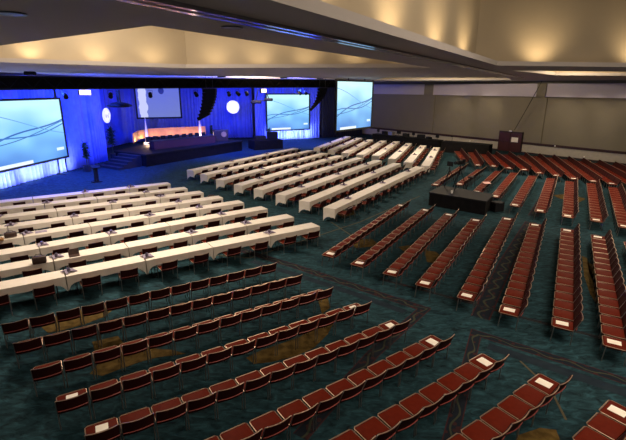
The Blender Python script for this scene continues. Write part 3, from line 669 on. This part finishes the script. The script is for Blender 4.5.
def table_row(A, B, n, block, rowname, near, chair_lab, centre, wt=1., detail=True, cps=(), fromend='right'):
    """A is the measured end the tables start from, B the direction they run"""
    global tcount
    A = V2(A); B = V2(B); d = (B-A).normalized(); step = TLN+.02
    for i in range(n):
        c = A+d*(step*(i+.5)); rd = d if centre > 0 else -d; ang = math.atan2(rd.y, rd.x)
        lab = '%s from the %s end, %s' % (ORD[i+1], fromend, rowname)
        if detail:
            t = protoT if not usedT[0] else copy_tree(protoT); usedT[0] = True
        else:
            t = bpy.data.objects.new('folding_table', farT); C.objects.link(t)
        t.location = (c.x, c.y, 0); t.rotation_euler.z = ang; tag(t, 'white-draped folding table, '+lab, 'table', 'folding tables in '+block)
        o = bpy.data.objects.new('tablecloth', cloths[(tcount*7) % 4]); tcount += 1; C.objects.link(o); o.location = (c.x, c.y, 0); o.rotation_euler.z = ang
        tag(o, 'white tablecloth, '+lab, 'tablecloth', 'white tablecloths in '+block)
        nrm = Vector((-rd.y, rd.x))
        for j, sx in enumerate((-.58, .58) if centre < 0 else (.58, -.58)):
            q = c+rd*sx+nrm*(-TW/2+.01+random.uniform(-.05, .03)+near)
            chairs.append((q.x, q.y, ang+random.uniform(-.06, .06), 'burgundy chair at %s table from %s end, %s seat, %s' % (ORD[i+1], fromend, ('nearer', 'farther')[j], rowname), 'chairs at tables in '+block, wt))
        if i in cps: centrepiece(c+rd*(-1.1 if centre < 0 else 1.1)+nrm*random.uniform(-.05, .1), ang, 'lilac napkin centrepiece on %s table from %s end, %s' % (ORD[i+1], fromend, rowname))
Lrow = list(zip((290, 271.5, 255.5, 241, 229, 218.5, 210, 203), ((320.4, 226.4), (294.5, 217.3), (268.2, 209), (244.5, 202.7), (223.5, 198), (204, 193), (188, 189), (171, 184))))
for k, (y0, e) in enumerate(Lrow):
    A = R2(G(*e, .735)); B = R2(G(0, y0, .735)); d = (B-A).normalized(); n = Vector((d.y, -d.x))  # away from camera
    if n.y < 0: n = -n
    A = A+n*(TW/2+.02); B = B+n*(TW/2+.02)
    nm = '%s row of the left block' % ORD[k+1] if k else 'nearest row of the left block'
    table_row(A, B, 5, 'left block', nm, -.15, '', -1, 1.25 if k == 0 else 1.7, True, (0, 2, 3) if k % 2 == 0 else (0, 1, 3, 4), 'right')
Rn = [(190, 170.5), (203.5, 174.5), (219.6, 180), (237.8, 185.2), (258, 189.5), (280.3, 195), (304.2, 201.5), (329, 208.5)]
Rf = [(291.8, 149), (306, 151.6), (321, 154), (338, 156), (356, 158.7), (375, 161.5), (394, 164.5), (416, 168.5)]
for k in range(8):
    A, B = R2(G(*Rn[k], .735)), R2(G(*Rf[k], .735)); L0 = (B-A).length
    n = round(L0/2.45); nm = '%s row from stage, centre block' % ORD[k+1]
    table_row(A, A+(B-A), n, 'centre block', nm, -.12, '', 1, 2.2, k > 5, (0, 2, 4) if k % 2 else (1, 3), 'near')
Tn = [(316.7, 148), (331.3, 150.2), (344.7, 153), (359.7, 154.7), (375.3, 155.8), (391.7, 159), (407.8, 162.5), (425.2, 165.9)]
Tf = [(346.9, 136.8), (359.2, 137.9), (371.5, 139), (383.8, 140.6), (396, 142), (409.6, 142.8), (424, 144.6), (437.5, 146.2)]
for k in range(8):
    A, B = R2(G(*Tn[k], .735)), R2(G(*Tf[k], .735)); nm = '%s row from left, back block' % ORD[k+1]
    table_row(A, B, 5, 'back block', nm, -.12, '', 1, 3, False, (1, 3), 'near')

# place the chairs: the 300 nearest as things, the rest as one far mass
def infr(x, y):
    v = Vector((x, y, .5))-EYE; w = v.dot(F0)
    if w < .5: return False
    a = F*v.dot(X0)/w; b = F*v.dot(U0)/w
    return -345 < a < 335 and -262 < b < 225
vis = [c for c in chairs if infr(c[0], c[1])]
vis.sort(key=lambda c: math.hypot(c[0], c[1])*c[5])
proto = make_chair()
for i, c in enumerate(vis[:300]):
    o = proto if i == 0 else copy_tree(proto)
    o.location = (c[0], c[1], 0); o.rotation_euler.z = c[2]; tag(o, c[3], 'chair', c[4])
unit = MB()
unit.box((0, 0, SZ-.035), (.535, .50, .07), 0)
w = .535; unit.add([(-w/2, -.265, .43), (w/2, -.265, .43), (w/2, -.40, BT), (-w/2, -.40, BT), (-w/2, -.30, .43), (w/2, -.30, .43), (w/2, -.44, BT), (-w/2, -.44, BT)], [(0, 1, 2, 3), (7, 6, 5, 4), (0, 4, 5, 1), (1, 5, 6, 2), (2, 6, 7, 3), (3, 7, 4, 0)], 1)
unit.box((0, -.42, BT+.006), (.55, .03, .014), 2)
unit.box((-.278, 0, .44), (.018, .52, .018), 2); unit.box((.278, 0, .44), (.018, .52, .018), 2); unit.box((0, .262, .44), (.55, .018, .018), 2)
for s in (-1, 1):
    for y in (.215, -.24): unit.box((s*.275, y, .21), (.022, .022, .42), 3)
mass = MB(); 
for c in vis[300:]:
    cs, sn_ = math.cos(c[2]), math.sin(c[2]); o = len(mass.v)
    mass.v += [(x*cs-y*sn_+c[0], x*sn_+y*cs+c[1], z) for x, y, z in unit.v]; mass.f += [tuple(i+o for i in f) for f in unit.f]; mass.m += unit.m
o = mass.build('banquet_chair_mass', [M['seat'], M['back'], M['rim'], M['chrome']]); tag(o, 'many burgundy banquet chairs filling the far rows and far table rows', 'chair', kind='stuff')
print('chairs in view', len(vis))
q = MB(); q.box((0, 0, 0), (.30, .215, .006)); pm = q.mesh('paper_sheet', M['paper'])
for (p, ang, where) in papers:
    if not infr(p.x, p.y): continue
    o = bpy.data.objects.new('paper_sheet', pm); C.objects.link(o); n = Vector((-math.sin(ang), math.cos(ang)))
    q_ = p+n*.02; o.location = (q_.x, q_.y, SZ+.004); o.rotation_euler.z = ang+PI/2+random.uniform(-.12, .12); tag(o, 'white paper on '+where, 'paper', 'white papers on end seats')

# ------------------------------------------------------------------ bags and laptop on the left tables
def bag(u, v, sx, sy, sz, ang, m, label, name='shoulder_bag'):
    p = G(u, v, TZ); r = empty(name, (p.x, p.y, TZ+.01), ang); tag(r, label, 'bag', None)
    q = MB(); q.rbox((0, 0, sz/2), (sx, sy, sz), min(sx, sy, sz)*.25, seg=3); q.build('bag_body', m, r, smooth=True)
    q = MB(); q.tube([(-sx*.3, 0, sz*.9), (-sx*.2, 0, sz*1.25), (sx*.2, 0, sz*1.25), (sx*.3, 0, sz*.9)], .012, 6); q.build('handle', M['leather'], r)
    q = MB(); q.box((0, -sy/2-.004, sz*.6), (sx*.5, .012, sz*.3)); q.build('pocket', m, r)
bag(40, 263.5, .42, .22, .26, .5, M['leather'], 'bulky dark leather bag on second row of left tables')
bag(11, 237.5, .42, .20, .22, .7, M['leather'], 'dark bag with tan trim on the table at the left edge')
bag(1, 241, .20, .10, .12, .5, M['tan'], 'small tan purse on the table at the left edge', 'small_purse')
p = G(74.5, 256, TZ); r = empty('laptop', (p.x, p.y, TZ+.008), .6); tag(r, 'dark laptop computer leaning open on second row of left tables', 'laptop')
q = MB(); q.rbox((0, 0, .012), (.34, .24, .022), .008); q.build('keyboard_base', M['leather'], r)
q = MB(); q.rbox((0, .15, .11), (.34, .02, .22), .008, R=Matrix.Rotation(-.3, 3, 'X')); q.build('lid', M['leather'], r)
p = G(41, 232, TZ); q = MB(); q.rbox((0, 0, .012), (.42, .28, .016), .007); o = q.build('folder', M['lilac'], loc=(p.x, p.y, TZ+.006), rotz=.6); tag(o, 'pale lilac flat folder on the fourth row of left tables', 'folder')
p = G(194, 192.2, TZ); r = empty('backpack', (p.x+.55, p.y-.1, 0), .4); tag(r, 'dark backpack on the floor at right end of far left table row', 'bag')
q = MB(); q.rbox((.45, 0, .28), (.42, .3, .55), .1, seg=3); q.build('bag_body', M['leather'], r, smooth=True)
q = MB(); q.rbox((.45, -.18, .2), (.3, .08, .28), .03); q.build('front_pocket', M['leather'], r)

# ------------------------------------------------------------------ camera platform
ZP = .78
pl = [R2(G(429, 192.2, ZP)), R2(G(486.5, 201.4, ZP)), R2(G(494, 194.2, ZP)), R2(G(442, 185.5, ZP))]
cpl = sum(pl, Vector((0, 0)))/4; r = empty('camera_platform', (cpl.x, cpl.y, 0)); tag(r, 'low black draped platform in the aisle with camera gear on it', 'platform')
q = MB(); q.poly([p-cpl for p in pl], ZP-.08, ZP); q.build('deck', M['blackp'], r)
q = MB(); q.poly([(p-cpl)*.985 for p in pl], 0, ZP-.08); q.build('skirt', M['black'], r)
def tripod(u, v, h, label):
    p = G(u, v, ZP); r = empty('camera_tripod', (p.x, p.y, ZP+.022), -.6); tag(r, label, 'tripod', 'tripods on the platform')
    for k in range(3): a = k*2*PI/3+.4; q = MB(); q.tube([(.5*math.cos(a), .5*math.sin(a), 0), (.04*math.cos(a), .04*math.sin(a), h*.8)], .024, 6); q.build('leg', M['blackp'], r)
    q = MB(); q.tube([(0, 0, h*.6), (0, 0, h)], .035, 8); q.build('centre_column', M['blackp'], r)
    q = MB(); q.tube([(0, -.05, h), (0, -.6, h-.25)], .015, 6); q.build('pan_handle', M['blackp'], r); return r, h
r, h = tripod(458, 189.5, 1.45, 'black tripod holding a video camera on the platform')
pc = r.location
vc = empty('video_camera', (pc.x, pc.y, ZP+h+.06), 2.2); tag(vc, 'black video camera on the platform tripod, aimed at the stage', 'camera')
q = MB(); q.rbox((0, 0, .12), (.2, .55, .24), .03); q.build('camera_body', M['blackp'], vc)
q = MB(); q.tube([(0, .27, .12), (0, .5, .12)], .09, 12, r2=.11); q.build('lens', M['blackp'], vc)
q = MB(); q.rbox((-.16, -.12, .26), (.16, .12, .12), .02); q.build('viewfinder', M['blackp'], vc)
q = MB(); q.tube([(0, -.15, .24), (0, -.1, .33), (0, .15, .33), (0, .2, .24)], .015, 6); q.build('carry_handle', M['blackp'], vc)
r2, h2 = tripod(448, 186.5, 1.2, 'black spare tripod with a monitor at left back of the platform')
mo = empty('field_monitor', (r2.location.x, r2.location.y, ZP+h2+.05), 2.2); tag(mo, 'small black monitor on the spare platform tripod', 'monitor')
q = MB(); q.rbox((0, 0, .15), (.42, .05, .28), .015); q.build('monitor_case', M['blackp'], mo)
q = MB(); q.tube([(0, 0, 0), (0, 0, .03)], .03, 8); q.build('mount', M['blackp'], mo)
p = G(463, 187.5, ZP); r = empty('folding_stool', (p.x+.5, p.y+.1, ZP), .6); tag(r, 'black operator stool on the platform behind the camera', 'stool')
q = MB(); q.rbox((0, 0, .62), (.36, .36, .05), .02); q.build('seat', M['blackp'], r)
for k in range(4): a = k*PI/2+PI/4; q = MB(); q.tube([(.24*math.cos(a), .24*math.sin(a), 0), (.15*math.cos(a), .15*math.sin(a), .6)], .015, 6); q.build('leg', M['steel'], r)
p = G(469, 183.2, 1.1); pp = G(468, 188, ZP); r = empty('music_stand', (pp.x+.95, pp.y-.35, ZP), .3); tag(r, 'thin dark stand holding a pink sheet at back of platform', 'stand')
q = MB(); q.tube([(0, 0, .0), (0, 0, .38)], .012, 6); q.build('pole', M['steel'], r)
for k in range(3): a = k*2.09; q = MB(); q.tube([(0, 0, .1), (.2*math.cos(a), .2*math.sin(a), .01)], .01, 5); q.build('foot', M['steel'], r)
q = MB(); q.box((0, 0, .39), (.52, .34, .015), R=Matrix.Rotation(.2, 3, 'X')); q.build('tray', M['steel'], r)
q = MB(); q.box((0, 0, 0), (.46, .30, .006), R=Matrix.Rotation(.2, 3, 'X')); o = q.build('pink_sheet', M['pink'], loc=(pp.x+.95, pp.y-.35, ZP+.402), rotz=.3); tag(o, 'pink paper sheet lying on the thin stand by the platform', 'paper')
p = G(451.8, 193.2, ZP); q = MB(); q.lathe([(.045, 0), (.06, .16), (.05, .16), (.03, .03)], 12); o = q.build('paper_cup', M['white'], loc=(p.x, p.y, ZP)); tag(o, 'small white cup near the front left edge of platform', 'cup')
# equipment case on the floor by the platform
p = G(489, 214); q = MB(); q.rbox((.15, .35, .27), (.6, .45, .54), .03); r = empty('equipment_case', (p.x+.62, p.y+.25, 0), .3); tag(r, 'black equipment case on floor at right end of platform', 'case'); q.build('case_body', M['blackp'], r)
q = MB(); q.rbox((.15, .1, .5), (.22, .06, .04), .01); q.build('handle', M['steel'], r)

# ------------------------------------------------------------------ back wall things
def skirted(u0, v0, u1, v1, w, h, label):
    a, b = R2(G(u0, v0)), R2(G(u1, v1)); d = (b-a).normalized(); n = Vector((-d.y, d.x)); 
    if n.y < 0: n = -n
    r = empty('skirted_table', (a.x, a.y, 0)); tag(r, label, 'table', 'black skirted tables by the back wall'); z = Vector((0, 0)); L = b-a
    q = MB(); q.poly([z, L, L+n*w, z+n*w], h-.03, h); q.build('tabletop', M['blackp'], r)
    q = MB(); q.poly([z+d*.02+n*.02, L-d*.02+n*.02, L-d*.02+n*(w-.02), z+d*.02+n*(w-.02)], 0, h-.03); q.build('table_skirt', M['black'], r)
    return a, d, n, L.length
a, d, n, L1 = skirted(372, 141, 438, 149.0, 1.0, .95, 'long black skirted technician table in front of the back wall')
names = ['black monitor', 'dark equipment case', 'silver laptop', 'black monitor', 'dark mixing desk', 'black monitor', 'dark equipment case', 'small dark lamp case', 'black monitor']
adj = ['leftmost', 'second', 'third', 'fourth', 'fifth', 'sixth', 'seventh', 'eighth', 'ninth']
for i in range(9):
    p = a+d*(L1*(i+.5)/9)+n*.5; ang = math.atan2(d.y, d.x)+random.uniform(-.5, .5); nm = names[i]
    lab = '%s on the long black technician table, %s item from the left' % (nm, adj[i])
    if 'monitor' in nm:
        r = empty('computer_monitor', (p.x, p.y, .95), ang); tag(r, lab, 'monitor', 'gear on the technician table'); w = random.uniform(.5, .8)
        q = MB(); q.rbox((0, 0, .42), (w, .06, w*.62), .02); q.build('display', M['blackp'], r)
        q = MB(); q.tube([(0, 0, .02), (0, 0, .25)], .03, 6); q.box((0, 0, .012), (.3, .2, .024)); q.build('stand', M['steel'], r)
    else:
        r = empty('equipment_box', (p.x, p.y, .95), ang); tag(r, lab, 'equipment', 'gear on the technician table'); w = random.uniform(.6, 1.0); hh = random.uniform(.2, .5)
        m_ = M['chrome'] if 'silver' in nm else M['blackp']; q = MB(); q.rbox((0, 0, hh/2), (w, .5, hh), .03); q.build('case_body', m_, r)
        q = MB(); q.rbox((0, 0, hh+.02), (w*.4, .06, .04), .01); q.build('handle', M['steel'], r)
a, d, n, L1 = skirted(440.5, 152, 488, 156.5, 1.2, 1.15, 'tall black skirted table left of the maroon doors')
p = a+d*.9+n*.6; r = empty('table_lamp', (p.x, p.y, 1.15)); tag(r, 'small dark desk lamp on the tall black skirted table', 'lamp')
q = MB(); q.lathe([(.14, 0), (.14, .03), (.03, .05)], 12); q.build('base', M['blackp'], r)
q = MB(); q.tube([(0, 0, .04), (.05, 0, .35), (-.1, 0, .55)], .02, 6); q.build('arm', M['blackp'], r)
q = MB(); q.lathe([(.05, .62), (.16, .48)], 12); q.build('lamp_shade', M['blackp'], r)
# maroon doors in the back wall
pa, pb = OnWall(499.3, 140, W1, W2), OnWall(522.8, 140, W1, W2); ta0 = (V2(pa)-V2(W1)).dot(wd); tb0 = (V2(pb)-V2(W1)).dot(wd)
zt = OnWall(511, 131.5, W1, W2, .1).z; mid = wpt((ta0+tb0)/2, .09); wdr = tb0-ta0
dr = empty('door_1', (mid.x, mid.y, 0), math.atan2(wd.y, wd.x)); dr['kind'] = 'structure'
sgn = -1
q = MB(); q.box((0, 0, zt/2), (wdr, .12, zt)); q.box((-wdr/2+.06, sgn*.02, zt/2), (.12, .16, zt)); q.box((wdr/2-.06, sgn*.02, zt/2), (.12, .16, zt)); q.box((0, sgn*.02, zt-.06), (wdr, .16, .12)); q.build('door_frame', M['rail'], dr)
for s in (-1, 1): q = MB(); q.rbox((s*(wdr/4-.03), sgn*.09, zt/2-.07), (wdr/2-.12, .06, zt-.18), .01); q.build('door_leaf', M['maroon'], dr)
for s in (-1, 1): q = MB(); q.tube([(s*.14, sgn*.15, 1.05), (s*(wdr/2-.25), sgn*.15, 1.05)], .03, 6); q.build('push_bar', M['rail'], dr)
q = MB(); q.box((0, 0, 0), (.75, .03, .55)); pn = wpt((ta0+tb0)/2+.55, .23); o = q.build('wall_notice', M['paper'], loc=(pn.x, pn.y, zt*.60), rotz=math.atan2(wd.y, wd.x)); tag(o, 'pale square notice on the right maroon door', 'sign')
q = MB(); q.lathe([(.16, 0), (.16, .06), (.1, .12), (.02, .15)], 12); o = q.build('door_light', M['white'], loc=(mid.x+wn.x*.22, mid.y+wn.y*.22, zt+.01)); tag(o, 'small pale light on top of the maroon door frame', 'light')
# rope from the ceiling to the doors
e1 = OnWall(541.5, 84, W1, W2, 1.2); e2 = OnWall(514.5, 130, W1, W2, .5); e1.z = CZ-.05
q = MB(); q.tube([e1, e1.lerp(e2, .5)+Vector((0, 0, -.08)), e2], .028, 6); o = q.build('ceiling_cable', M['blackp']); tag(o, 'thin dark cable slanting from the ceiling down to maroon doors', 'cable')
for u, v in ((584, 157), (555, 146), (470, 141)):
    p = OnWall(u, v, W1, W2, .06); q = MB(); q.box((0, 0, 0), (.10, .03, .16)); 
    if p.z > .15: o = q.build('wall_outlet', M['white'], loc=tuple(p), rotz=math.atan2(wd.y, wd.x)); tag(o, 'small white outlet on the wall %s' % {584: 'right of the doors', 555: 'between the doors and right pilaster', 470: 'left of the doors'}[u], 'outlet')

# ------------------------------------------------------------------ lights
def light(kind, loc, e, col, size=.1, target=None, angle=None, blend=.6, sy=None, shape=None, spread=None):
    l = bpy.data.lights.new(kind.lower()+'_light', kind); l.energy = e; l.color = col
    if kind == 'AREA':
        l.size = size
        if sy: l.shape = 'RECTANGLE'; l.size_y = sy
        if spread: l.spread = spread
    else: l.shadow_soft_size = size
    if kind == 'SPOT': l.spot_size = angle; l.spot_blend = blend
    o = bpy.data.objects.new(l.name, l); C.objects.link(o); o.location = loc
    if target is not None: o.rotation_euler = (Vector(target)-Vector(loc)).to_track_quat('-Z', 'Y').to_euler()
    return o
WARM = (1, .82, .63)
cB = sum(cof['B'], Vector((0, 0)))/len(cof['B'])
light('AREA', (cB.x, cB.y, CZ+3.1), 1000, WARM, 8, (cB.x, cB.y, 0), sy=8)  # unseen area light added inside the coffer, standing in for cove bounce
light('AREA', (10, 6, CZ+4.3), 1800, WARM, 9, (9, 6, 0), sy=9)  # second added area light, unseen, fills the near seating from above
# added downlight spots at soffit height, over the seating, with no fixtures seen
for x, y, e in ((-7, 17, 300), (-3, 33, 270), (7, 41, 270), (13, 30, 300), (19, 34, 260), (5, 52, 200), (15, 20, 170), (22, 24, 200), (3, 27, 180), (-12, 24, 220)):
    light('SPOT', (x, y, CZ-.06), e*6.2, WARM, .12, (x, y, 0), angle=2.5, blend=.9)
# cove uplights
def cove(k, pix, e, inset=.12, z=CZ+.28, ang=1.7):
    for u, v in pix:
        p = pz(u, v); c = sum(cof[k], Vector((0, 0)))/len(cof[k]); dd = (c-p).normalized(); q = p-dd*.05
        light('SPOT', (q.x, q.y, z), e*9, (1, .74, .42), .05, (q.x-dd.x*.25, q.y-dd.y*.25, z+3), angle=ang, blend=.8)
def cove_edge(k, i, n, e, t0=.0, t1=1.):
    a, b = cof[k][i], cof[k][(i+1) % len(cof[k])]; d = (b-a).normalized(); out = Vector((d.y, -d.x))
    for m_ in range(n):
        p = a.lerp(b, t0+(t1-t0)*(m_+.5)/n)+out*.03
        light('SPOT', (p.x, p.y, CZ+.24), e, (1, .74, .42), .05, (p.x+out.x*1.5, p.y+out.y*1.5, CZ+1.9), angle=2.2, blend=.85)
for k, n_e, e in (('B', 6, 34), ('A', 4, 85)):
    m = len(cof[k])
    for i in range(m):
        L2 = (cof[k][(i+1) % m]-cof[k][i]).length
        if L2 > 3: cove_edge(k, i, max(2, int(L2/(2.1 if k == 'B' else 3.6))), e)
for k, e in (('C', 1500), ('D', 700), ('E', 1600)):
    c = sum(cof[k], Vector((0, 0)))/len(cof[k]); light('POINT', (c.x, c.y, CZ+.3), e, (1, .80, .55), .1)
for x, y, z, e in ((-15, 5, 4.5, 260), (24, 8, 4.5, 420), (0, -5, 4.5, 240), (-26, 20, 5, 0)):  # added fill points beside and behind the camera, out of view, brightening the soffit
    if e: light('POINT', (x, y, z), e, (1, .84, .72), .2)
# wall washers on the back wall
for u in (455, 485, 560, 590, 620):
    p = OnWall(u, 95, W1, W2, 3.4); w_ = OnWall(u, 120, W1, W2, 0); light('SPOT', (p.x, p.y, CZ-.1), 260, (1, .82, .6), .1, (w_.x, w_.y, 3.2), angle=1.1, blend=1.0)
# blue stage light from the truss and the floor
BLUE = (.02, .07, 1)
def stagelight(u, v, D0, tgt, e, col=BLUE, ang=1.5): p = Dp(u, v, D0); light('SPOT', tuple(p), e, col, .12, tuple(tgt), angle=ang, blend=.8)
for u in (10, 60, 100, 140, 180, 220, 260, 300):
    p = trusspt(u)-uy*.05; p.z -= .55
    q = OnWall(u, 120, dL0, dL1) if u < 80 else Dp(u, 118, 50 if u < 240 else 57)
    light('SPOT', tuple(p), 4200 if u > 80 else 2400, BLUE, .12, (q.x, q.y, 3.0), angle=1.7, blend=.9)
def strip_up(a, b, back, e, col):
    m_ = (a+b)/2+back; o = light('AREA', (m_.x, m_.y, .14), e, col, (b-a).length, (m_.x-back.x*1.1, m_.y-back.y*1.1, 1.5), sy=.12)
    z = -(Vector((m_.x-back.x*1.1, m_.y-back.y*1.1, 1.5))-Vector((m_.x, m_.y, .14))).normalized(); x = Vector(((b-a).x, (b-a).y, 0)).normalized(); y = z.cross(x).normalized(); x = y.cross(z)
    o.matrix_world = Matrix(((x.x, y.x, z.x, m_.x), (x.y, y.y, z.y, m_.y), (x.z, y.z, z.z, .14), (0, 0, 0, 1)))
ins = (dL1-dL0).normalized()
for k in range(4):
    a = dL0-ins*4+ins*(2.9*k); strip_up(a, a+ins*2.0, Vector((.8, 0)), 120, (.55, .6, 1))
ir = (dR1-dR0).normalized(); bk = Vector((ir.y, -ir.x))*.9
for k in range(3): a = dR0+ir*(1.9+2.1*k); strip_up(a, a+ir*1.5, bk, 130, (.5, .58, 1))
for u, D0 in ((100, 41.5), (215, 53), (235, 53.5), (190, 52), (170, 51.5), (155, 50)):
    p = Dp(u, 130, D0); light('SPOT', (p.x, p.y, zs+.1 if u > 110 else .15), 520, (.40, .42, 1), .05, (p.x*1.02, p.y+1.0, 3.6), angle=1.1, blend=.7)
# footlights on the amber wall
for i in range(len(PN)-1):
    p = (PN[i]+PN[i+1])/2; q = p*(1-.7/p.length); light('POINT', (q.x, q.y, zs+.18), 26, (1, .55, .25), .05)
# blue wash on floor before the stage
for x, y in ((-15.5, 33), (-15, 27), (-8, 46), (-1, 54)):
    light('SPOT', (x, y, 6.2), 5500, BLUE, .2, (x-1, y+1, 0), angle=2.1, blend=.9)
w = bpy.data.worlds.new('dim_room'); bpy.context.scene.world = w; w.use_nodes = True
w.node_tree.nodes['Background'].inputs[0].default_value = (.9, .75, .6, 1); w.node_tree.nodes['Background'].inputs[1].default_value = .025
